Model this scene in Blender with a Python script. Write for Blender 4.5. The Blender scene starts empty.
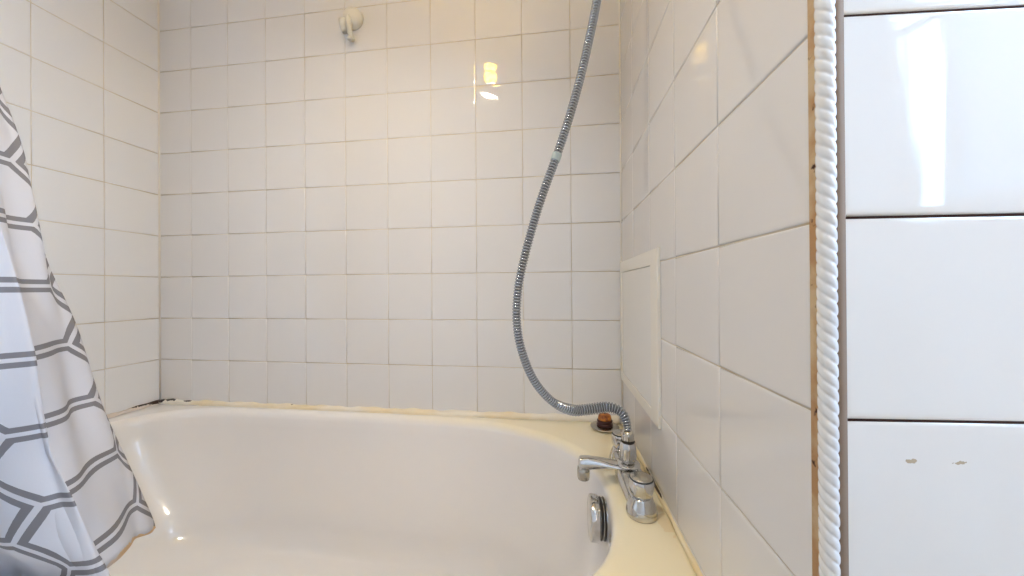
import bpy, bmesh, math, random
from mathutils import Vector, Matrix, Quaternion
R = random.Random(7)
S = bpy.context.scene
COL = S.collection
PI = math.pi
V = Vector
T = 0.15                 # tile module
ZROW = 1.7306            # a horizontal joint line shared by all tiled walls
L = 1.633                # bath length, left wall to right wall
RIM = 0.524              # bath rim height

# ------------------------------------------------------------------ helpers
def link(name, bm, mats, parent=None, smooth=True, loc=None):
    me = bpy.data.meshes.new(name)
    bmesh.ops.recalc_face_normals(bm, faces=bm.faces[:])
    bm.to_mesh(me); bm.free()
    if smooth:
        for p in me.polygons: p.use_smooth = True
    o = bpy.data.objects.new(name, me)
    for m in (mats if isinstance(mats, (list, tuple)) else [mats]): me.materials.append(m)
    COL.objects.link(o)
    if loc is not None: o.location = loc
    if parent: o.parent = parent; o.matrix_parent_inverse = Matrix.Translation(-parent.location)
    return o

def tag(o, label=None, cat=None, group=None, kind=None):
    for k, v in (('label', label), ('category', cat), ('group', group), ('kind', kind)):
        if v: o[k] = v
    return o

def empty(name, loc, label, cat, group=None):
    o = bpy.data.objects.new(name, None); COL.objects.link(o)
    o.empty_display_size = .02
    o.location = loc
    bpy.context.view_layer.update()
    return tag(o, label, cat, group)

def box(bm, lo, hi, bev=0.0, seg=2, mat=0):
    vs = [bm.verts.new((x, y, z)) for x in (lo[0], hi[0]) for y in (lo[1], hi[1]) for z in (lo[2], hi[2])]
    idx = [(0,1,3,2),(4,6,7,5),(0,4,5,1),(2,3,7,6),(0,2,6,4),(1,5,7,3)]
    fs = [bm.faces.new([vs[i] for i in f]) for f in idx]
    for f in fs: f.material_index = mat
    if bev > 0:
        es = list({e for f in fs for e in f.edges})
        bmesh.ops.bevel(bm, geom=es, offset=bev, segments=seg, affect='EDGES', profile=.6)

def frame_of(ax):
    ax = ax.normalized()
    a = V((0,0,1)) if abs(ax.z) < .9 else V((1,0,0))
    u = ax.cross(a).normalized(); w = ax.cross(u).normalized()
    return u, w

def lathe(bm, prof, origin, axis=(0,0,1), n=40, mod=None, mat=0):
    """prof: (radius, height along the axis)."""
    ax = V(axis).normalized(); u, w = frame_of(ax); o = V(origin)
    rings = []
    for r, h in prof:
        ring = []
        for i in range(n):
            a = 2*PI*i/n
            rr = r*(mod(a, h) if mod else 1)
            ring.append(bm.verts.new(o + ax*h + (u*math.cos(a) + w*math.sin(a))*max(rr, 1e-5)))
        rings.append(ring)
    for A, B in zip(rings, rings[1:]):
        for i in range(n):
            f = bm.faces.new((A[i], A[(i+1)%n], B[(i+1)%n], B[i])); f.material_index = mat
    if prof[0][0] > 1e-4: bm.faces.new(rings[0]).material_index = mat
    if prof[-1][0] > 1e-4: bm.faces.new(rings[-1]).material_index = mat

def catmull(pts, n):
    P = [V(p) for p in pts]; P = [P[0]*2-P[1]] + P + [P[-1]*2-P[-2]]
    out = []
    for i in range(1, len(P)-2):
        for k in range(n):
            t = k/n
            a, b, c, d = P[i-1], P[i], P[i+1], P[i+2]
            out.append(.5*((2*b)+(c-a)*t+(2*a-5*b+4*c-d)*t*t+(3*b-a-3*c+d)*t*t*t))
    out.append(P[-2].copy())
    return out

def resample(pts, step):
    out = [pts[0]]; acc = 0; need = step
    for a, b in zip(pts, pts[1:]):
        d = (b-a).length
        while acc + d >= need and d > 0:
            t = (need-acc)/d; q = a.lerp(b, t); out.append(q); need += step
        acc += d
    return out

def sweep(bm, pts, radf, n=14, cap=True, mat=0, sect=None):
    """tube along pts; radf(i, arc length) -> radius or (ru, rw)"""
    pts = [V(p) for p in pts]
    t0 = (pts[1]-pts[0]).normalized(); u, w = frame_of(t0)
    rings = []; s = 0
    for i, p in enumerate(pts):
        t = (pts[min(i+1, len(pts)-1)] - pts[max(i-1, 0)]).normalized()
        q = t0.rotation_difference(t); u = q @ u; w = q @ w; t0 = t
        if i: s += (p-pts[i-1]).length
        r = radf(i, s); ru, rw = r if isinstance(r, tuple) else (r, r)
        rings.append([bm.verts.new(p + u*ru*math.cos(2*PI*k/n) + w*rw*math.sin(2*PI*k/n)) for k in range(n)])
    for A, B in zip(rings, rings[1:]):
        for k in range(n):
            bm.faces.new((A[k], A[(k+1)%n], B[(k+1)%n], B[k])).material_index = mat
    if cap:
        bm.faces.new(rings[0]).material_index = mat; bm.faces.new(rings[-1]).material_index = mat
    return rings

# ------------------------------------------------------------------ materials
def srgb(r, g, b):
    f = lambda c: (c/255/12.92) if c/255 <= .04045 else ((c/255+.055)/1.055)**2.4
    return (f(r), f(g), f(b), 1)

def mat(name, col, rough=.4, metal=0.0, coat=0.0, spec=.5, emit=None, estr=0):
    m = bpy.data.materials.new(name); m.use_nodes = True
    b = m.node_tree.nodes['Principled BSDF']
    b.inputs['Base Color'].default_value = col
    b.inputs['Roughness'].default_value = rough
    b.inputs['Metallic'].default_value = metal
    b.inputs['Coat Weight'].default_value = coat
    b.inputs['Coat Roughness'].default_value = .04
    b.inputs['Specular IOR Level'].default_value = spec
    if emit: b.inputs['Emission Color'].default_value = emit; b.inputs['Emission Strength'].default_value = estr
    return m

class NT:
    def __init__(self, m): self.t = m.node_tree; self.b = self.t.nodes['Principled BSDF']
    def n(self, typ, **kw):
        nd = self.t.nodes.new(typ)
        for k, v in kw.items():
            if k.startswith('i_'):
                key = k[2:]; key = int(key) if key.isdigit() else key.replace('_', ' ')
                self.set(nd.inputs[key], v)
            else: setattr(nd, k, v)
        return nd
    def set(self, sock, v):
        if isinstance(v, bpy.types.NodeSocket): self.t.links.new(v, sock)
        else: sock.default_value = v
    def math(self, op, a, b=None, c=None, clamp=False):
        nd = self.t.nodes.new('ShaderNodeMath'); nd.operation = op; nd.use_clamp = clamp
        self.set(nd.inputs[0], a)
        if b is not None: self.set(nd.inputs[1], b)
        if c is not None: self.set(nd.inputs[2], c)
        return nd.outputs[0]
    def mix(self, fac, a, b):
        nd = self.t.nodes.new('ShaderNodeMix'); nd.data_type = 'RGBA'
        self.set(nd.inputs[0], fac); self.set(nd.inputs[6], a); self.set(nd.inputs[7], b)
        return nd.outputs[2]
    def pos(self):
        return self.n('ShaderNodeNewGeometry').outputs['Position']
    def noise(self, scale, detail=2, vec=None, rough=.5):
        nd = self.n('ShaderNodeTexNoise'); nd.inputs['Scale'].default_value = scale
        nd.inputs['Detail'].default_value = detail; nd.inputs['Roughness'].default_value = rough
        self.set(nd.inputs['Vector'], vec if vec is not None else self.pos())
        return nd.outputs['Fac']
    def ramp(self, v, lo, hi):
        nd = self.n('ShaderNodeMapRange'); self.set(nd.inputs[0], v)
        nd.inputs[1].default_value = lo; nd.inputs[2].default_value = hi; nd.clamp = True
        return nd.outputs[0]
    def bump(self, h, strength, dist):
        nd = self.n('ShaderNodeBump'); nd.inputs['Strength'].default_value = strength
        nd.inputs['Distance'].default_value = dist; self.set(nd.inputs['Height'], h)
        self.t.links.new(nd.outputs[0], self.b.inputs['Normal'])
    def spots(self, centres, wob=.004, wscale=300):
        """1 inside small irregular spots round the given points (x, y, z, radius)"""
        p = self.pos(); nz = self.noise(wscale, 2, p); tot = None
        for c in centres:
            d = self.n('ShaderNodeVectorMath', operation='SUBTRACT'); self.set(d.inputs[0], p); d.inputs[1].default_value = c[:3]
            s = self.n('ShaderNodeVectorMath', operation='MULTIPLY'); self.set(s.inputs[0], d.outputs[0]); s.inputs[1].default_value = c[4] if len(c) > 4 else (1,1,1)
            ln = self.n('ShaderNodeVectorMath', operation='LENGTH'); self.set(ln.inputs[0], s.outputs[0])
            dd = self.math('ADD', ln.outputs['Value'], self.math('MULTIPLY', self.math('SUBTRACT', nz, .5), wob*2))
            k = self.math('LESS_THAN', dd, c[3])
            tot = k if tot is None else self.math('MAXIMUM', tot, k)
        return tot

def tile_mat(name, col, wave, scale=9.0, chips=None, stretch=(1,1,1)):
    m = mat(name, col, rough=.035, spec=.5)
    n = NT(m)
    mp = n.n('ShaderNodeMapping'); n.set(mp.inputs['Vector'], n.pos()); mp.inputs['Scale'].default_value = stretch
    big = n.noise(scale, 1.5, mp.outputs[0])
    n.bump(big, 1.0, wave)
    c = n.mix(n.ramp(n.noise(2.3, 2), .3, .7), col, tuple(x*.965 for x in col[:3])+(1,))
    if chips:
        c = n.mix(n.spots(chips), c, srgb(188, 170, 142))
    n.set(n.b.inputs['Base Color'], c)
    return m

M = {}
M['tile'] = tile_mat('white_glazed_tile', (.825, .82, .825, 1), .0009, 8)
M['tile_r'] = tile_mat('white_glazed_tile_side', (.77, .755, .75, 1), .0002, 5)  # same tile, darkened to put this wall's shade into its colour
M['tile_l'] = tile_mat('white_glazed_tile_left', (.87, .88, .90, 1), .0009, 8)  # same tile, lighter and bluer: daylight put into its colour
M['grout'] = mat('old_grout', srgb(206, 190, 160), .85)
n = NT(M['grout'])
n.set(n.b.inputs['Base Color'], n.mix(n.ramp(n.noise(7, 4), .38, .62), srgb(232, 224, 208), srgb(206, 190, 162)))
M['grout_dark'] = mat('open_dark_joint', srgb(70, 44, 36), .9)
n = NT(M['grout_dark'])
n.set(n.b.inputs['Base Color'], n.mix(n.ramp(n.noise(60, 3), .74, .78), srgb(62, 38, 32), srgb(205, 196, 186)))
M['grout_brown'] = mat('stained_brown_grout', srgb(178, 138, 96), .85)
n = NT(M['grout_brown'])
c1 = n.mix(n.ramp(n.noise(30, 4), .40, .62), srgb(206, 182, 146), srgb(182, 142, 100))
n.set(n.b.inputs['Base Color'], n.mix(n.ramp(n.noise(75, 3), .64, .70), c1, srgb(62, 30, 20)))
M['trim'] = mat('white_ceramic_rope', (.80, .80, .79, 1), .12)
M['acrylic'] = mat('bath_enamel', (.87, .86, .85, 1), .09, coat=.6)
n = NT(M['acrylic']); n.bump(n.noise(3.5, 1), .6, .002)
# overhead lamp's warm tint painted into the flat deck and ledge, plus limescale spots
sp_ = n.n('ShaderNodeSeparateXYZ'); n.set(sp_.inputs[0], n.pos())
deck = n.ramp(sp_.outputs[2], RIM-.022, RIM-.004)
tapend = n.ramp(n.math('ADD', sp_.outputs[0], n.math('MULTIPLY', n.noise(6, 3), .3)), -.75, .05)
warm_tint = n.math('MULTIPLY', deck, tapend)
cc = n.mix(warm_tint, (.91, .895, .89, 1), (.95, .86, .62, 1))
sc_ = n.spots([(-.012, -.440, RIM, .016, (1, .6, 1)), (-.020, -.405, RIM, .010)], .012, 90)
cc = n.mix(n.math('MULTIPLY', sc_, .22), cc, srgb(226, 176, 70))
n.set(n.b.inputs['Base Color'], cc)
M['sealant'] = mat('cream_sealant', srgb(232, 220, 190), .35)
M['chrome'] = mat('chrome', (.72, .72, .72, 1), .10, 1)
n = NT(M['chrome'])
n.set(n.b.inputs['Base Color'], n.mix(n.ramp(n.noise(45, 4), .42, .72), (.66, .66, .66, 1), (.50, .47, .42, 1)))
n.set(n.b.inputs['Roughness'], n.math('MULTIPLY_ADD', n.noise(70, 3), .16, .03))
M['chrome_dull'] = mat('limescaled_chrome', (.50, .47, .41, 1), .26, 1)
M['steel'] = mat('hose_steel', (.40, .43, .47, 1), .22, 1)
M['black'] = mat('black_rubber', (.012, .010, .010, 1), .4)
M['rust'] = mat('rusty_rubber', srgb(128, 62, 24), .45)
n = NT(M['rust']); n.set(n.b.inputs['Base Color'], n.mix(n.ramp(n.noise(60, 3), .4, .6), srgb(120, 56, 26), srgb(205, 130, 52)))
M['rust_dark'] = mat('dark_red_rubber', srgb(64, 20, 16), .35)
M['plastic'] = mat('white_plastic', (.80, .78, .70, 1), .35)
M['panel'] = mat('white_panel', (.84, .83, .80, 1), .16)
M['panel_frame'] = mat('cream_panel_frame', (.86, .83, .76, 1), .25)
M['paint'] = mat('white_paint', (.80, .79, .77, 1), .7)
M['floor'] = mat('floor_vinyl', srgb(150, 142, 132), .4)
n = NT(M['floor']); n.set(n.b.inputs['Base Color'], n.mix(n.ramp(n.noise(9, 4), .4, .6), srgb(160, 152, 142), srgb(136, 128, 118)))

# ------------------------------------------------------------------ tiled walls
def tiled(name, o, u, nrm, us, zs, mats, depth=.06, g=.0009, ext=(0, 0), hole=None, tilt=.0016, lift=.0026):
    """wall with individual bevelled tiles. o: origin (z=0), u: along the wall, nrm: to the room"""
    o, u, nrm = V(o), V(u).normalized(), V(nrm).normalized(); up = V((0,0,1))
    bm = bmesh.new()
    P = lambda a, z, h: o + u*a + up*z + nrm*h
    for i in range(len(us)-1):
        for j in range(len(zs)-1):
            a0, a1, z0, z1 = us[i]+g*.62, us[i+1]-g*.62, zs[j]+g, zs[j+1]-g
            if hole and a0 > hole[0]-.004 and a1 < hole[1]+.004 and z0 > hole[2]-.004 and z1 < hole[3]+.004: continue
            tu, tv, hh = R.uniform(-tilt, tilt), R.uniform(-tilt, tilt), R.uniform(-.0002, .0002)
            rings = []
            for ins, h in ((0, -.002), (0, lift-.0016), (.0004, lift-.0007), (.0012, lift-.00018), (.0026, lift), (.0060, lift)):
                ring = []
                for (a, z) in ((a0+ins, z0+ins), (a1-ins, z0+ins), (a1-ins, z1-ins), (a0+ins, z1-ins)):
                    hz = 0 if h < 0 else hh + tu*(a-(a0+a1)/2) + tv*(z-(z0+z1)/2)
                    ring.append(bm.verts.new(P(a, z, h-lift+hz)))
                rings.append(ring)
            for A, B in zip(rings, rings[1:]):
                for k in range(4): bm.faces.new((A[k], A[(k+1)%4], B[(k+1)%4], B[k])).material_index = 0
            bm.faces.new(rings[-1]).material_index = 0
    # backing slab carries the grout face
    q = [P(a, z, h) for a in (us[0]-ext[0], us[-1]+ext[1]) for z in (zs[0], zs[-1]) for h in (-.0016, -depth)]
    vs = [bm.verts.new(p) for p in q]
    for f in ((0,1,3,2),(4,6,7,5),(0,4,5,1),(2,3,7,6),(0,2,6,4),(1,5,7,3)):
        bm.faces.new([vs[i] for i in f]).material_index = 1
    ob = link(name, bm, mats, smooth=True)
    return tag(ob, kind='structure')

CEIL = 2.33
zrows = [0.0] + [ZROW - T*k for k in range(11, -1, -1)] + [ZROW+T*k for k in (1, 2, 3)] + [CEIL]
zrows = sorted(z for z in zrows if z >= 0)
# back wall (behind the bath), room side is -Y
tiled('wall_back', (0, 0, 0), (-1, 0, 0), (0, -1, 0), [T*k for k in range(11)] + [L], zrows, [M['tile'], M['grout']], ext=(.03, .03))
# left wall, room side is +X
tiled('wall_left', (-L, 0, 0), (0, -1, 0), (1, 0, 0), [0] + [T*k for k in range(1, 6)], zrows, [M['tile_l'], M['grout']], ext=(.03, 0))
# right wall beside the taps, room side is -X
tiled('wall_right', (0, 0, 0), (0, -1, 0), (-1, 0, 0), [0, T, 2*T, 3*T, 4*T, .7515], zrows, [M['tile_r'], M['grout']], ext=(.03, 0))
# return wall, room side is -Y, swung a little
ang = math.radians(3.6)
ru = V((math.cos(ang), math.sin(ang), 0)); rn = V((math.sin(ang), -math.cos(ang), 0))
RO = V((.0085, -.7688, 0))
chips = [(.0568, -.7665, .8016, .0017, (.5, .5, 1.5)), (.0875, -.7650, .8012, .0018, (.6, .6, 1.3)), (.0595, -.7665, .8010, .0011)]
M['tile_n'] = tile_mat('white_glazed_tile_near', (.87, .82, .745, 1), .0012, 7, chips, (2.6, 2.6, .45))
us = [0] + [.150+T*k for k in range(0, 8)]
tiled('wall_return', RO, ru, rn, us, zrows, [M['tile_n'], M['grout_dark']], g=.0009, depth=.05, tilt=.004, lift=.0045)

# brown stained mortar between right-wall tiles and the rope trim
bm = bmesh.new(); box(bm, (-.0012, -.7655, 0), (.03, -.7510, CEIL), .0004, 1)
tag(link('trim_2', bm, M['grout_brown']), kind='structure')
bm = bmesh.new(); box(bm, (.003, -.7696, 0), (.0106, -.7560, CEIL))
M['gap_brown'] = mat('brown_edge_joint', srgb(150, 128, 108), .9)
tag(link('trim_6', bm, M['gap_brown']), kind='structure')

# rope moulding
bm = bmesh.new()
nseg, step, pitch, r0 = 36, .0009, .0092, .0061
zs = [i*step for i in range(int(CEIL/step)+1)]
rings = []
for z in zs:
    ring = []
    for k in range(nseg):
        a = 2*PI*k/nseg
        ph = ((z/pitch + 3*a/(2*PI)) % 1.0)
        rr = r0 - .0010*(abs(2*ph-1)**3.5)
        ring.append(bm.verts.new((.0008+rr*math.sin(a), -.7655-rr*math.cos(a), z)))
    rings.append(ring)
for A, B in zip(rings, rings[1:]):
    for k in range(nseg): bm.faces.new((A[k], A[(k+1)%nseg], B[(k+1)%nseg], B[k]))
tag(link('trim_1', bm, M['trim']), kind='structure')

# ------------------------------------------------------------------ rest of the room
XR, YF = 1.20, -2.05
# radiance of what gives light (linear rgb)
E_WIN = (7.0, 11.0, 17.2, 1)
E_FILL_FRONT = (2.2, 1.35, .4, 1)
E_DOOR = (.3, .3, .3, 1)
E_LAMP = (92, 54, 4, 1)
E_FILL_DOWN = (352, 309, 243, 1)
bm = bmesh.new(); box(bm, (-L-.06, YF-.06, -.06), (XR+.06, .06, 0)); tag(link('floor', bm, M['floor'], smooth=False), kind='structure')
bm = bmesh.new(); box(bm, (-L-.06, YF-.06, CEIL), (XR+.06, .06, CEIL+.06)); tag(link('ceiling', bm, M['paint'], smooth=False), kind='structure')
FX0, FX1, FZ0, FZ1 = .28, 1.06, .95, 2.12
bm = bmesh.new()
box(bm, (-L-.06, YF-.06, 0), (FX0, YF, CEIL)); box(bm, (FX1, YF-.06, 0), (XR+.06, YF, CEIL))
box(bm, (FX0, YF-.06, 0), (FX1, YF, FZ0)); box(bm, (FX0, YF-.06, FZ1), (FX1, YF, CEIL))
tag(link('wall_front', bm, M['paint'], smooth=False), kind='structure')
WY0, WY1, WZ0, WZ1 = -2.00, -.78, 1.18, 2.20
bm = bmesh.new()
box(bm, (XR, YF, 0), (XR+.06, -.66, WZ0)); box(bm, (XR, YF, WZ1), (XR+.06, -.66, CEIL))
box(bm, (XR, YF, WZ0), (XR+.06, WY0, WZ1)); box(bm, (XR, WY1, WZ0), (XR+.06, -.66, WZ1))
tag(link('wall_window', bm, M['paint'], smooth=False), kind='structure')
def lit(name, col, e): return mat(name, (.8, .85, .9, 1), .3, emit=col, estr=e)
bm = bmesh.new(); box(bm, (XR+.030, WY0, WZ0), (XR+.036, -1.75, WZ1))
win = tag(link('window_1', bm, lit('lit_frosted_pane', E_WIN, .02), smooth=False), kind='structure')
bm = bmesh.new(); box(bm, (XR+.030, -1.75, WZ0), (XR+.036, -1.62, WZ1)); link('clear_pane', bm, lit('sky_through_clear_pane', E_WIN, .62), win)
bm = bmesh.new(); box(bm, (XR+.030, -1.62, WZ0), (XR+.036, -1.27, WZ1)); link('frosted_pane', bm, lit('lit_frosted_pane_side', E_WIN, .10), win)
bm = bmesh.new(); box(bm, (XR+.030, -1.27, WZ0), (XR+.036, WY1, WZ1)); link('clear_pane', bm, lit('added_casement_glow', E_WIN, 1.25), win)  # window widened by this bright pane, added to light the left wall
bm = bmesh.new(); w = .035
for a, b in ((WY0, WY0+w), (WY1-w, WY1), (-1.765, -1.745), (-1.63, -1.61), (-1.285, -1.255)): box(bm, (XR+.01, a+.001, WZ0+.001), (XR+.045, b-.001, WZ1-.001), .004)
for a, b in ((WZ0, WZ0+w), (WZ1-w, WZ1), (1.86, 1.885)): box(bm, (XR+.012, WY0+.002, a+.002), (XR+.043, WY1-.002, b-.002), .004)
link('window_frame', bm, M['plastic'], win)
bm = bmesh.new(); box(bm, (FX0, YF-.036, FZ0), (FX1, YF-.030, FZ1))
fill_win = tag(link('fill_window', bm, lit('fill_pane_front', E_FILL_FRONT, 1), smooth=False), kind='structure')  # fill window added in the unseen front wall to brighten the room
bm = bmesh.new()
for a, b, c, d in ((FX0+.001, FX0+w, FZ0+.001, FZ1-.001), (FX1-w, FX1-.001, FZ0+.001, FZ1-.001), (FX0+w+.0005, FX1-w-.0005, FZ0+.001, FZ0+w), (FX0+w+.0005, FX1-w-.0005, FZ1-w, FZ1-.001), (FX0+w+.0005, FX1-w-.0005, 1.60, 1.64)): box(bm, (a, YF-.045, c), (b, YF-.008, d), .004)
link('window_frame', bm, M['plastic'], fill_win)
# glazed door added out of view in the left wall; glass glows as fill
DY0, DY1, DZ = -1.70, -.88, 2.02
bm = bmesh.new()
box(bm, (-L-.06, YF, 0), (-L, DY0, CEIL)); box(bm, (-L-.06, DY1, 0), (-L, -.75, CEIL)); box(bm, (-L-.06, DY0, DZ), (-L, DY1, CEIL))
tag(link('wall_door', bm, M['paint'], smooth=False), kind='structure')
bm = bmesh.new()
for a, b, c, d in ((DY0+.001, DY0+.09, 0, DZ-.001), (DY1-.09, DY1-.001, 0, DZ-.001), (DY0+.0905, DY1-.0905, 0, .22), (DY0+.0905, DY1-.0905, DZ-.09, DZ-.001)): box(bm, (-L-.045, a, c), (-L-.005, b, d), .003)
door = tag(link('door_1', bm, M['plastic']), kind='structure')
bm = bmesh.new(); box(bm, (-L-.028, DY0+.08, .21), (-L-.022, DY1-.08, DZ-.08)); link('door_glass', bm, lit('frosted_glass_fill', E_DOOR, 1), door)

# ceiling light: three stacked frosted glass tiers on a short stem
LX, LY = -.55, -.77
lamp = empty('ceiling_light', (LX, LY, CEIL), 'warm tiered glass lamp on the ceiling over the bath edge', 'lamp')
bm = bmesh.new(); lathe(bm, [(0, 0), (.055, 0), (.055, -.012), (.02, -.03), (.007, -.034), (.007, -.298), (0, -.298)], (LX, LY, CEIL-.0005))
link('stem', bm, M['chrome_dull'], lamp)
warm = mat('lit_lamp_glass', (.9, .85, .7, 1), .3, emit=E_LAMP, estr=1)
for k in range(3):
    bm = bmesh.new(); zc = CEIL-.175-k*.050
    lathe(bm, [(0, .013), (.020, .012), (.029, .006), (.031, 0), (.029, -.006), (.020, -.012), (0, -.013)], (LX, LY, zc))
    link('glass_shade', bm, warm, lamp)
TILT = (.27, .02, .96)  # tilted lens added below the glass tiers to fill deck and left side
bm = bmesh.new(); zc = CEIL-.175-2*.050-.036
lathe(bm, [(0, .010), (.058, .010), (.062, .006), (.062, -.033), (.058, -.033), (.058, .003), (0, .003)], (LX, LY, zc), TILT, n=48)
link('fill_skirt', bm, mat('dark_bronze', (.06, .055, .05, 1), .4), lamp)  # dark skirt added to hold that fill off the upper back wall
bm = bmesh.new(); lathe(bm, [(0, .002), (.0575, .002), (.0575, 0), (0, 0)], (LX, LY, zc), TILT, n=48)
link('fill_lens', bm, mat('lit_fill_lens', (.9, .85, .7, 1), .3, emit=E_FILL_DOWN, estr=1), lamp)

# ------------------------------------------------------------------ bath
def sup(c, a, b, n, t):
    ct, st = math.cos(t), math.sin(t)
    return (c[0] + a*math.copysign(abs(ct)**(2/n), ct), c[1] + b*math.copysign(abs(st)**(2/n), st))
YC, HB = -.345, .312
def outline(t, ins=0.0):
    """inner lip seen from above: wide rounded tap end, tighter head end"""
    ct = math.cos(t)
    if ct >= 0:
        x, y = sup((-.600, YC), .505-ins, HB-ins, 2.15 if math.sin(t) >= 0 else 3.0, t)
    else:
        x, y = sup((-1.15, YC), .42-ins, HB-ins, 3.4, t)
    return x, y
def floor_outline(t):
    ct = math.cos(t)
    if ct >= 0: return sup((-.60, YC), .36, .205, 2.5, t)
    return sup((-1.00, YC), .22, .205, 2.6, t)
X0, X1, Y0, Y1 = -L+.002, -.002, -.715, -.002
N = 192
ts = [2*PI*i/N for i in range(N)]
# straight stretch between the two end caps needs its own samples
def param():
    pts = []
    k = 24
    q = [PI/2*i/48 for i in range(49)]
    seq = [(t, 0) for t in q]                                   # tap end, back half
    seq += [(PI/2, i/k) for i in range(1, k)]
    seq += [(PI/2+1e-9+t, 1) for t in q]
    seq += [(PI+1e-9+t, 1) for t in q[1:-1]] + [(1.5*PI-1e-9, 1)]
    seq += [(1.5*PI, 1-i/k) for i in range(1, k)]
    seq += [(1.5*PI+1e-9+t, 0) for t in q[:-1]]
    return seq
SEQ = param()
def ol(tp, ins, fn):
    t, s = tp
    if 0 < s < 1:
        a, b = fn(t-1e-7 if t < PI else t+1e-7, ins) if fn is outline else fn(t), None
        e0 = fn(PI/2-1e-6, ins) if fn is outline else fn(PI/2-1e-6)
        e1 = fn(PI/2+1e-6, ins) if fn is outline else fn(PI/2+1e-6)
        if t > PI:
            e0 = (e0[0], 2*YC-e0[1]); e1 = (e1[0], 2*YC-e1[1])
        return (e0[0]+(e1[0]-e0[0])*s, e0[1]+(e1[1]-e0[1])*s)
    return fn(t, ins) if fn is outline else fn(t)
FZ = .135
rings = []
# inside surface: rounded lip, steep wall, generous fillet, gently dished floor
prof = [('lip', -.018, 0.0), ('lip', -.012, -.0006), ('lip', -.006, -.0028), ('lip', 0, -.0075), ('lip', .004, -.014), ('lip', .007, -.024)]
bath = empty('bathtub', (-.8, -.36, 0), 'white enamelled bath filling the alcove under the tiled walls', 'bathtub')
bm = bmesh.new()
def ring_at(f): return [bm.verts.new(f(tp)) for tp in SEQ]
def outer(tp, z, grow=0.0):
    x, y = ol(tp, 0, outline); cx = min(max(x, -1.15), -.6) ; dx, dy = x-cx, y-YC
    xs0, xs1, ys0, ys1 = X0-grow*0, X1, Y0-grow, Y1
    k = 1e9
    if dx > 1e-9: k = min(k, (xs1-cx)/dx)
    if dx < -1e-9: k = min(k, (xs0-cx)/dx)
    if dy > 1e-9: k = min(k, (ys1-YC)/dy)
    if dy < -1e-9: k = min(k, (ys0-YC)/dy)
    return V((cx+dx*k, YC+dy*k, z))
rings.append(ring_at(lambda tp: outer(tp, RIM-.05)))
rings.append(ring_at(lambda tp: outer(tp, RIM-.010)))
rings.append(ring_at(lambda tp: outer(tp, RIM-.003)*1.0 if True else None))
def inner(tp, ins, z):
    x, y = ol(tp, ins, outline); return V((x, y, z))
def mixr(tp, k, z):
    a = outer(tp, z); b = inner(tp, -.018, z); q = a.lerp(b, k); q.z = z; return q
rings.append(ring_at(lambda tp: mixr(tp, .10, RIM)))
rings.append(ring_at(lambda tp: mixr(tp, .55, RIM)))
for _, ins, dz in prof: rings.append(ring_at(lambda tp, ins=ins, dz=dz: inner(tp, ins, RIM+dz)))
def wallp(tp, w, z):
    x, y = ol(tp, .007, outline); fx, fy = ol(tp, 0, floor_outline); return V((x+(fx-x)*w, y+(fy-y)*w, z))
zt = RIM-.024
for k in range(1, 11):                                    # wall
    s = k/10; rings.append(ring_at(lambda tp, s=s: wallp(tp, .50*s**1.7, zt+(FZ+.085-zt)*s)))
for k in range(1, 11):                                    # fillet
    a = PI/2*k/10
    rings.append(ring_at(lambda tp, a=a: wallp(tp, .50+.50*(1-math.cos(a))*.9+.05*math.sin(a), FZ+.085*(1-math.sin(a)))))
for k in (.7, .4, .15):
    def fl(tp, k=k):
        p = wallp(tp, 1, FZ); c = V((-.75, YC, FZ)); q = c+(p-c)*k; q.z = FZ-.012*(1-k); return q
    rings.append(ring_at(fl))
nn = len(SEQ)
for A, B in zip(rings, rings[1:]):
    for i in range(nn): bm.faces.new((A[i], A[(i+1)%nn], B[(i+1)%nn], B[i]))
bm.faces.new(rings[-1])
bmesh.ops.remove_doubles(bm, verts=bm.verts[:], dist=1e-6)
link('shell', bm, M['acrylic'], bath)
bm = bmesh.new(); box(bm, (-L+.006, -.712, .004), (-.006, -.700, RIM-.045), .003); link('side_panel', bm, M['plastic'], bath)
# overflow with pop-off chrome cap, standing on two black rubber rings
OX = V((-.1050, -.356, .467)); oax = V((-1, 0, .03)).normalized()
bm = bmesh.new()
lathe(bm, [(0, -.012), (.034, -.012), (.034, .013), (.033, .013), (.033, .0135), (.0400, .014), (.0415, .0155), (.0415, .0285), (.0402, .0305), (.037, .0320), (.02, .0328), (0, .0330)], OX, oax, 56)
ov = link('overflow_cap', bm, M['chrome'], bath); tag(ov, 'polished chrome overflow cap')
for h in (.0012, .0078):
    bm = bmesh.new()
    lathe(bm, [(.034, h-.0002), (.0365, h), (.0380, h+.0018), (.0365, h+.0036), (.034, h+.0038)], OX, oax, 56)
    link('rubber_ring', bm, M['black'], ov)

# ------------------------------------------------------------------ sealant beads
def bead(name, pts, r, mats):
    bm = bmesh.new(); p = resample(catmull(pts, 8), .01)
    sweep(bm, p, lambda i, s: r*(1+.16*math.sin(s*41)+.12*math.sin(s*97+1)), 10)
    return tag(link(name, bm, mats), kind='structure')
M['sealant_back'] = mat('cream_sealant_back', srgb(236, 224, 196), .3)
n = NT(M['sealant_back'])
c = n.mix(n.ramp(n.noise(5, 3), .4, .65), srgb(240, 235, 224), srgb(238, 222, 186))
mould = n.spots([(-1.612, -.010, .536, .009), (-1.580, -.006, .537, .008, (.35, 1, 1.8)), (-1.51, -.008, .536, .0055, (.3, 1, 2)), (-1.10, -.004, .537, .002)], .006, 120)
n.set(n.b.inputs['Base Color'], n.mix(mould, c, srgb(46, 30, 28)))
M['sealant_left'] = mat('pink_tinged_sealant', srgb(226, 214, 204), .4)
n = NT(M['sealant_left'])
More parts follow.
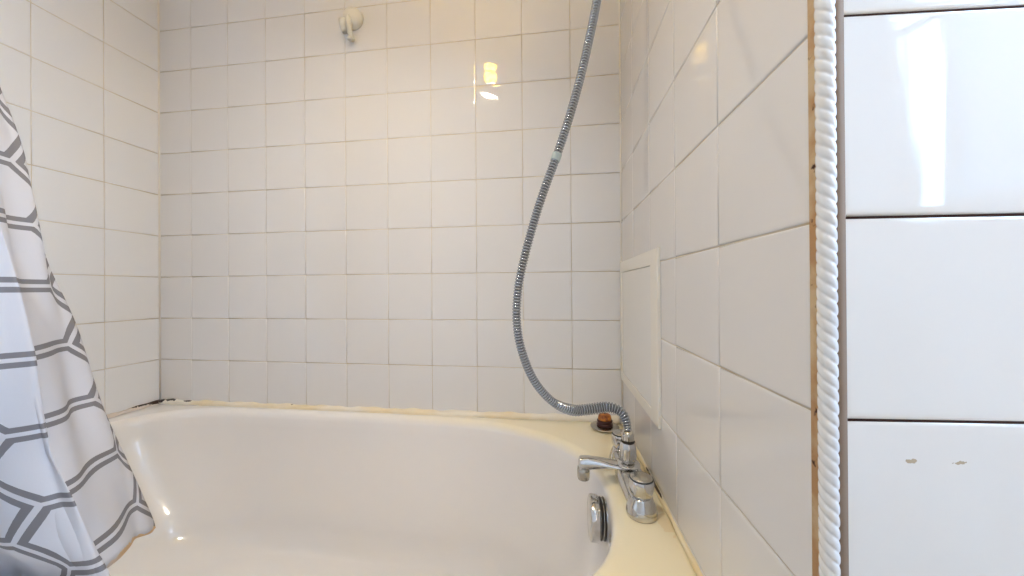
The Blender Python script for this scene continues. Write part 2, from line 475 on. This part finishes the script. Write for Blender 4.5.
mould = n.spots([(-1.624, -.018, .533, .013, (1, .6, 1.5)), (-1.624, -.052, .536, .010, (1, .35, 2)), (-1.624, -.085, .536, .005, (1, .4, 2)), (-1.624, -.125, .537, .0035)], .006, 140)
n.set(n.b.inputs['Base Color'], n.mix(mould, srgb(226, 214, 204), srgb(50, 32, 28)))
bead('trim_3', [(-.012, -.002, RIM+.006), (-.4, -.002, RIM+.004), (-.9, -.002, RIM+.002), (-1.3, -.002, RIM+.002), (-L+.008, -.003, RIM+.002)], .0115, M['sealant_back'])
bead('trim_4', [(-L+.001, -.004, RIM), (-L+.001, -.2, RIM), (-L+.001, -.45, RIM), (-L+.001, -.70, RIM)], .0105, M['sealant_left'])
M['sealant_right'] = mat('yellowed_sealant', srgb(232, 212, 160), .3)
n = NT(M['sealant_right'])
mould = n.spots([(-.003, -.300, .5288, .0016, (.4, .035, 1)), (-.003, -.345, .5285, .0014, (.4, .04, 1))], .0006, 200)
n.set(n.b.inputs['Base Color'], n.mix(mould, n.mix(n.ramp(n.noise(12, 3), .4, .65), srgb(242, 230, 196), srgb(236, 216, 170)), srgb(66, 52, 40)))
bead('trim_5', [(-.001, -.006, RIM+.001), (-.001, -.2, RIM), (-.001, -.45, RIM), (-.001, -.71, RIM)], .0045, M['sealant_right'])

M['corner'] = mat('white_corner_joint', srgb(232, 228, 220), .4)
for nm, x in (('trim_7', -L+.0004), ('trim_8', -.0004)):
    bm = bmesh.new(); sweep(bm, [(x, -.0004, RIM+.004), (x, -.0004, 1.4), (x, -.0004, CEIL-.001)], lambda i, s: .0034, 10)
    tag(link(nm, bm, M['corner']), kind='structure')

# ------------------------------------------------------------------ bath mixer tap
TX, TN, TF, TM = -.0505, -.421, -.236, -.325
tapo = empty('bath_mixer_tap', (TX, TM, RIM), 'chrome bath mixer tap with spout on the rim by the right wall', 'tap')
# low bridge body joining the two pillars
bm = bmesh.new()
npx = 28; rings = []
for k in range(-10, 11):
    s = k/10; y = TM+(TN-TF)/2*s*1.0
    hw = .0205+.0050*(1-abs(s))**1.2
    ht = .030+.008*(1-abs(s))**1.5
    ring = []
    for i in range(npx):
        a = 2*PI*i/npx
        ca, sa = math.cos(a), math.sin(a)
        zz = RIM+.001 + ht*max(0, .5+.5*math.copysign(abs(sa)**.8, sa))
        ring.append(bm.verts.new((TX+hw*math.copysign(abs(ca)**.75, ca)*(1 if sa > 0 else 1.12), y, zz)))
    rings.append(ring)
for A, B in zip(rings, rings[1:]):
    for i in range(npx): bm.faces.new((A[i], A[(i+1)%npx], B[(i+1)%npx], B[i]))
bm.faces.new(rings[0]); bm.faces.new(rings[-1])
link('body', bm, M['chrome'], tapo)
flat = lambda a, h: 1-.035*(.5-.5*math.cos(8*a)) 
for y in (TN, TF):
    bm = bmesh.new()
    lathe(bm, [(0, 0), (.0265, 0), (.0272, .003), (.0268, .008), (.0250, .016), (.0222, .024), (.0196, .030), (.0188, .0325), (0, .0325)], (TX, y, RIM+.0005), n=48)
    link('pillar', bm, M['chrome'], tapo)
    bm = bmesh.new()
    lathe(bm, [(0, 0), (.0165, 0), (.0178, .002), (.0200, .007), (.0216, .014), (.0221, .020), (.0216, .026), (.0206, .0300), (.0196, .0307), (0, .0307)], (TX, y, RIM+.0334), n=48, mod=flat)
    hd = link('handle', bm, M['chrome'], tapo)
    bm = bmesh.new()
    lathe(bm, [(.0192, 0), (.0208, .0004), (.0208, .0012), (.0190, .0016)], (TX, y, RIM+.0638), n=48)
    link('seam_ring', bm, M['black'], hd)
    bm = bmesh.new()
    lathe(bm, [(0, 0), (.0190, 0), (.0190, .001), (.0165, .0028), (.009, .0040), (0, .0043)], (TX, y, RIM+.0652), n=48)
    link('cap', bm, M['chrome_dull'], hd)
# spout: flat root under the diverter, swelling to a round mouth
bm = bmesh.new()
path = catmull([(-.040, TM, .5595), (-.062, TM, .5600), (-.086, TM, .5605), (-.108, TM, .5620), (-.128, TM, .5615), (-.146, TM, .5600), (-.155, TM, .5590)], 6)
def spr(i, s):
    k = i/(len(path)-1)
    hz = .0050+.0098*min(1, max(0, (k-.12)/.62))**1.15
    wd = .0205-.0065*min(1, k/.5)
    if k > .90:
        q = math.sqrt(max(.05, 1-((k-.90)/.10)**2*.8)); hz *= q; wd *= q
    return hz, wd
# frame: u ~ vertical, w ~ along Y
t0 = V((-1, 0, 0)); rings = []
for i, p in enumerate(path):
    hz, wd = spr(i, 0)
    rings.append([bm.verts.new((p.x, p.y+wd*math.cos(2*PI*k/24), p.z+hz*math.sin(2*PI*k/24))) for k in range(24)])
for A, B in zip(rings, rings[1:]):
    for k in range(24): bm.faces.new((A[k], A[(k+1)%24], B[(k+1)%24], B[k]))
bm.faces.new(rings[0]); bm.faces.new(rings[-1])
sp = link('spout', bm, M['chrome'], tapo)
bm = bmesh.new()
lathe(bm, [(.008, .0245), (.0125, .024), (.0132, .016), (.0128, .004), (.0120, 0), (.0100, 0), (.0095, .006), (0, .006)], (-.1445, TM, .5275), n=36)
link('nozzle', bm, M['chrome_dull'], sp)
bm = bmesh.new()
lathe(bm, [(0, 0), (.0225, 0), (.0240, .001), (.0240, .0032), (.0225, .0045), (0, .0045)], (-.053, TM, .5622), n=44)
link('spout_collar', bm, M['chrome'], tapo)
# diverter with ribbed nut and hose connector
bm = bmesh.new()
rib = lambda a, h: 1-.10*(.5-.5*math.cos(8*a)) if .004 < h < .040 else 1
lathe(bm, [(0, 0), (.0125, 0), (.0136, .003), (.0166, .006), (.0172, .014), (.0168, .030), (.0154, .038), (.0128, .041), (.0124, .0425), (0, .0425)], (-.0535, TM, .5668), n=64, mod=rib)
dv = link('diverter', bm, M['chrome'], tapo)
bm = bmesh.new()
lathe(bm, [(0, 0), (.0130, 0), (.0142, .0008), (.0142, .0024), (.0132, .0032), (0, .0032)], (-.0535, TM, .6094), n=44); link('rubber_ring', bm, M['black'], dv)
bm = bmesh.new()
hexa = lambda a, h: 1 - .06*(.5-.5*math.cos(6*a))
lathe(bm, [(0, 0), (.0120, 0), (.0134, .002), (.0134, .010), (.0140, .011), (.0140, .014), (.0120, .0155), (.0100, .0205), (0, .0205)], (-.0535, TM, .6127), n=48, mod=hexa); link('hose_union', bm, M['chrome'], dv)

# ------------------------------------------------------------------ shower hose
hp = [(-.0535, -.325, .6340), (-.0555, -.3245, .650), (-.0620, -.3225, .6655), (-.0740, -.320, .6740), (-.0900, -.318, .6770), (-.1085, -.318, .6755), (-.1404, -.325, .6725), (-.168, -.335, .6745), (-.2072, -.360, .6983), (-.2421, -.385, .745), (-.2636, -.405, .8018), (-.2738, -.415, .8606), (-.2709, -.420, .9271), (-.2572, -.420, .9928), (-.2363, -.415, 1.0684), (-.2173, -.410, 1.1257), (-.1962, -.405, 1.1834), (-.171, -.400, 1.2603), (-.1495, -.395, 1.3381), (-.1335, -.390, 1.4073), (-.1173, -.385, 1.4869), (-.105, -.380, 1.57), (-.095, -.375, 1.66), (-.088, -.370, 1.74)]
hose = empty('shower_hose', hp[0], 'ribbed steel shower hose looping up from the mixer tap', 'hose')
pitch = .0056; sub = 8
hc = resample(catmull(hp, 14), pitch/sub)
def hr(i, s):
    k = min(1, max(0, (.20-s)/.05)); base = .0085+.0032*k*min(1, s/.07)
    return base*(1-.26*(.5+.5*math.cos(2*PI*(i % sub)/sub))**1.6)
bm = bmesh.new(); sweep(bm, hc, hr, 18); 
for f in bm.faces:
    pass
M['steel_dark'] = mat('hose_groove', (.13, .135, .15, 1), .35, .8)
nr = 18
for k_, f in enumerate(bm.faces):
    if k_ < nr*(len(hc)-1): f.material_index = 1 if (k_//nr) % sub in (0, sub-1) else 0
link('tube', bm, [M['steel'], M['steel_dark']], hose)
i0 = int(.640/ (pitch/sub))
jj = min(range(len(hc)), key=lambda i: (hc[i]-V((-.1962, -.405, 1.178))).length)
bm = bmesh.new(); sweep(bm, hc[jj-10:jj+11:2], lambda i, s: .0091, 18); tag(link('tape_band', bm, mat('pale_tape', srgb(176, 190, 190), .3), hose), 'pale grey band wrapped round the hose')

# hand shower and its wall holder, above the picture
hold = empty('shower_holder', (0, -.355, 1.78), 'white plastic shower holder high on the right wall', 'shower holder')
bm = bmesh.new(); lathe(bm, [(0, 0), (.026, 0), (.026, .006), (.012, .012), (.012, .05), (0, .05)], (-.0036, -.355, 1.78), (-1, 0, 0)); link('wall_plate', bm, M['plastic'], hold)
bm = bmesh.new(); lathe(bm, [(.0150, -.018), (.0195, -.018), (.0195, .018), (.0150, .018), (.0150, -.018)], (-.072, -.362, 1.785), (.08, .06, 1)); link('cradle', bm, M['plastic'], hold)
hs = empty('hand_shower', (-.088, -.370, 1.74), 'chrome hand shower resting in the wall holder', 'shower head')
bm = bmesh.new(); sweep(bm, catmull([(-.088, -.370, 1.742), (-.078, -.364, 1.79), (-.073, -.361, 1.86), (-.085, -.37, 1.92), (-.115, -.385, 1.945)], 8), lambda i, s: .0115); link('handle', bm, M['chrome'], hs)
bm = bmesh.new(); lathe(bm, [(0, .0), (.02, .002), (.036, .018), (.037, .026), (.034, .029), (0, .029)], (-.110, -.384, 1.950), (-.55, -.3, -.6)); link('spray_head', bm, M['chrome'], hs)

# ------------------------------------------------------------------ upturned plug on the corner of the rim
plug = empty('bath_plug', (-.061, -.0530, RIM), 'upturned chrome bath plug with rusty seal on the corner of the rim', 'plug')
px, py = -.061, -.0530
bm = bmesh.new(); lathe(bm, [(0, 0), (.024, 0), (.036, .0025), (.0400, .005), (.0405, .0065), (.038, .0075), (.012, .0085), (0, .0085)], (px, py, RIM+.0004), n=52); link('disc', bm, M['chrome_dull'], plug)
bm = bmesh.new(); lathe(bm, [(0, 0), (.021, 0), (.0232, .002), (.0232, .005), (.021, .007), (.019, .009), (.0215, .011), (.0222, .014), (.020, .0165), (0, .0165)], (px, py, RIM+.0092), n=44); tag(link('rubber_seal', bm, M['rust_dark'], plug), 'dark red rubber seal')
bm = bmesh.new(); lathe(bm, [(0, 0), (.0185, 0), (.0190, .004), (.0170, .012), (.0150, .0145), (.008, .0165), (0, .017)], (px, py, RIM+.0260), n=44); tag(link('washer', bm, M['rust'], plug), 'rusty orange washer')
bm = bmesh.new(); lathe(bm, [(0, 0), (.0028, 0), (.0028, .024), (.0062, .026), (.0062, .030), (0, .030)], (px, py, RIM+.0432), n=20); link('bolt', bm, M['black'], plug)

# ------------------------------------------------------------------ white holder on the back wall
hk = empty('wall_hook', (-.868, 0, 1.81), 'white plastic hook holder stuck high on the back wall', 'hook')
bm = bmesh.new(); lathe(bm, [(0, 0), (.034, 0), (.0355, .004), (.034, .012), (.028, .022), (.017, .029), (.007, .032), (0, .0325)], (-.866, -.0005, 1.836), (0, -1, 0), 40); link('base', bm, M['plastic'], hk)
bm = bmesh.new()
sweep(bm, catmull([(-.868, -.022, 1.826), (-.866, -.031, 1.812), (-.864, -.031, 1.792), (-.864, -.026, 1.776), (-.865, -.018, 1.766)], 8), lambda i, s: (.0085, .0130-.005*min(1, s/.06)), 16); link('arm', bm, M['plastic'], hk)
bm = bmesh.new()
lathe(bm, [(.0085, -.020), (.0115, -.020), (.0125, 0), (.0115, .018), (.0085, .018), (.0080, 0), (.0085, -.020)], (-.889, -.022, 1.806), (-.15, -.25, 1), 32); link('cup', bm, M['plastic'], hk)
bm = bmesh.new()
lathe(bm, [(0, 0), (.011, 0), (.0130, .003), (.012, .007), (.008, .010), (0, .011)], (-.866, -.018, 1.757), (0, -.3, 1), 28); link('foot', bm, M['plastic'], hk)

# ------------------------------------------------------------------ access panel on the right wall
ap = empty('access_panel', (0, -.19, .83), 'white framed access panel on the right wall above the taps', 'panel')
def ringframe(bm, y0, y1, z0, z1, wy0, wy1, wz0, wz1, h0, h1):
    def rect(a0, a1, b0, b1, h): return [bm.verts.new((-h, a, b)) for a, b in ((a0, b0), (a1, b0), (a1, b1), (a0, b1))]
    b = .0012
    rr = [rect(y0, y1, z0, z1, h0), rect(y0, y1, z0, z1, h1-b), rect(y0+b, y1-b, z0+b, z1-b, h1), rect(y0+wy0-b, y1-wy1+b, z0+wz0-b, z1-wz1+b, h1), rect(y0+wy0, y1-wy1, z0+wz0, z1-wz1, h1-b), rect(y0+wy0, y1-wy1, z0+wz0, z1-wz1, h0)]
    for A, B in zip(rr, rr[1:]):
        for k in range(4): bm.faces.new((A[k], A[(k+1)%4], B[(k+1)%4], B[k]))
bm = bmesh.new(); ringframe(bm, -.372, -.0045, .6575, 1.0075, .047, .024, .024, .032, .0002, .0065)
link('frame', bm, M['panel_frame'], ap, smooth=False)
bm = bmesh.new(); box(bm, (-.0052, -.3240, .6826), (-.0002, -.0296, .9744), .0008, 2); link('cover', bm, M['panel'], ap, smooth=False)

# ------------------------------------------------------------------ shower curtain
cloth = mat('printed_curtain_cloth', (.80, .80, .82, 1), .8)
n = NT(cloth)
uv = n.n('ShaderNodeUVMap'); uv.uv_map = 'cloth'
sx = n.n('ShaderNodeSeparateXYZ'); n.set(sx.inputs[0], uv.outputs[0]); U, W = sx.outputs[0], sx.outputs[1]
HX, SL, DX = .107, .232, .036                 # cell height, long side, slant
PX = 2*(SL+DX)
def cell(u, v):
    fx = n.math('ABSOLUTE', n.math('WRAP', u, PX/2, -PX/2)); fy = n.math('ABSOLUTE', n.math('WRAP', v, HX/2, -HX/2))
    ln = math.hypot(HX/2, DX)
    dd = n.math('DIVIDE', n.math('SUBTRACT', n.math('MULTIPLY', n.math('SUBTRACT', SL/2+DX, fx), HX/2), n.math('MULTIPLY', fy, DX)), ln)
    return n.math('MINIMUM', n.math('SUBTRACT', HX/2, fy), dd)
U0, V0 = .022, .018
a = cell(n.math('SUBTRACT', U, U0+SL/2), n.math('SUBTRACT', W, V0))
b = cell(n.math('SUBTRACT', U, U0+SL/2+PX/2), n.math('SUBTRACT', W, V0+HX/2))
d = n.math('MAXIMUM', a, b)
line = n.math('MULTIPLY', n.math('GREATER_THAN', d, .0030), n.math('LESS_THAN', d, .0112))
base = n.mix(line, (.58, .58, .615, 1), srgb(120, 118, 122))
hem = n.math('MULTIPLY', n.math('MINIMUM', U, .11), .034*1.02/.11)
stain = n.math('MULTIPLY', n.math('LESS_THAN', n.math('SUBTRACT', W, hem), n.math('MULTIPLY_ADD', n.noise(60, 3), .016, -.002)), n.ramp(U, .155, .12))
base = n.mix(stain, base, srgb(222, 186, 140))
n.set(n.b.inputs['Base Color'], base)
n.bump(n.noise(700, 1), .15, .0005)
# cross-sections (plan view polyline of the folds) at several heights, from the free edge leftwards
EDGE = [(.45, -1.004, -.4690), (.469, -1.0068, -.4703), (.7455, -1.0689, -.5142), (.9687, -1.0983, -.5538), (1.1746, -1.1161, -.5817), (1.2777, -1.1249, -.5982), (1.98, -1.160, -.690)]
FOLD = [(.45, -.8700, -.6160), (.5114, -.8850, -.6240), (.6247, -.9101, -.6378), (.6938, -.9314, -.6457), (.8381, -.9408, -.6593), (1.0291, -.9614, -.6776), (1.98, -1.03, -.722)]
def at(tab, z):
    for p, q in zip(tab, tab[1:]):
        if z <= q[0]: k = (z-p[0])/(q[0]-p[0]); return V((p[1]+(q[1]-p[1])*k, p[2]+(q[2]-p[2])*k))
    return V(tab[-1][1:])
def section(z):
    e, f = at(EDGE, z), at(FOLD, z)
    lf, aw = V((-.43, -.83)), V((-.83, .43))       # sideways along the bunched folds / into the bath
    q = lambda b, a_, c_: b + lf*a_ + aw*c_
    k = min(1, max(0, (z-.50)/.45)); k = k*k*(3-2*k)
    lg = V((-.84, -.42)).lerp(lf, k); ag = V((-.93, .20)).lerp(aw, k)   # low down the folds follow the bath rim
    g = lambda b, a_, c_: b + lg*a_ + ag*c_
    p = [e, q(e, .009, -.020), q(e, .034, -.048), q(e.lerp(f, .7), .010, .016), q(f, .024, .034), q(f, .028, .024), q(f, .006, .003), g(f, .001, -.002),
         g(f, .016, -.003), g(f, .045, -.003), g(f, .080, .010), g(f, .10, .045), g(f, .085, .085), g(f, .09, .115),
         g(f, .125, .125), g(f, .16, .13), g(f, .17, .17), g(f, .12, .21), g(f, .11, .25), g(f, .16, .27), g(f, .19, .31), g(f, .15, .36), g(f, .13, .41), g(f, .17, .45)]
    lim = -.632+.03*0 if z < .56 else None
    out = []
    for q in p:
        y = q.y
        y = max(y, -.640-max(0, z-.52)*.5)
        out.append(V((max(q.x, -1.60), y, 0)))
    return catmull([(q.x, q.y, z) for q in out], 6)
zl = [.45+.0153*i for i in range(101)]
bm = bmesh.new(); uvl = bm.loops.layers.uv.new('cloth')
secs = [section(z) for z in zl]
grid = []; uvs = []
ref = secs[15]
acc = [0]
for a_, b_ in zip(ref, ref[1:]): acc.append(acc[-1]+(b_-a_).length)
lift_at = lambda a: min(1, a/.11)*max(0, min(1, (.245-a)/.045))
for j, sct in enumerate(secs):
    row = []
    for i, p in enumerate(sct):
        q = p.copy(); q.z += .034*lift_at(acc[i])*max(0, 1-j/14)
        q.x += .003*math.sin(zl[j]*23+i*.6); q.y += .003*math.sin(zl[j]*17+i*.45)
        row.append(bm.verts.new(q))
    grid.append(row)
for j in range(len(secs)-1):
    for i in range(len(ref)-1):
        fce = bm.faces.new((grid[j][i], grid[j][i+1], grid[j+1][i+1], grid[j+1][i]))
        for lp, (ii, jj2) in zip(fce.loops, ((i, j), (i+1, j), (i+1, j+1), (i, j+1))):
            lp[uvl].uv = (acc[ii], (grid[jj2][ii].co.z-.45)*1.02)
cur = link('shower_curtain', bm, cloth)
tag(cur, 'white shower curtain with grey double-line hexagons tucked inside the bath', 'shower curtain')
sm = cur.modifiers.new('thickness', 'SOLIDIFY'); sm.thickness = .0012
# rod and rings, above the picture
bm = bmesh.new(); sweep(bm, [(-L+.001, -.72, 2.03), (-.8, -.72, 2.03), (-.004, -.72, 2.03)], lambda i, s: .0125, 20)
tag(link('curtain_rail', bm, M['chrome']), 'chrome rail carrying the shower curtain above the bath', 'curtain rail')

# ------------------------------------------------------------------ camera, world, view
cam = bpy.data.cameras.new('camera'); co = bpy.data.objects.new('camera', cam); COL.objects.link(co)
F, yaw, pit, rol = 333.13, -.1271, .0024, -.0066
cam.sensor_fit = 'HORIZONTAL'; cam.sensor_width = 36; cam.lens = F/1024*36; cam.clip_start = .02
fw = V((math.sin(yaw)*math.cos(pit), math.cos(yaw)*math.cos(pit), math.sin(pit)))
r = V((math.cos(yaw), -math.sin(yaw), 0)); u = r.cross(fw)
r2 = r*math.cos(rol)+u*math.sin(rol); u2 = u*math.cos(rol)-r*math.sin(rol)
mw = Matrix((r2, u2, -fw)).transposed().to_4x4(); mw.translation = V((-.20247, -1.04407, .92943))
co.matrix_world = mw
S.camera = co
w = bpy.data.worlds.new('world'); S.world = w; w.use_nodes = True
w.node_tree.nodes['Background'].inputs[0].default_value = (.8, .9, 1, 1); w.node_tree.nodes['Background'].inputs[1].default_value = .2
S.view_settings.view_transform = 'Standard'; S.view_settings.look = 'None'; S.view_settings.gamma = 1
S.view_settings.exposure = 0.03
S.view_settings.use_curve_mapping = False
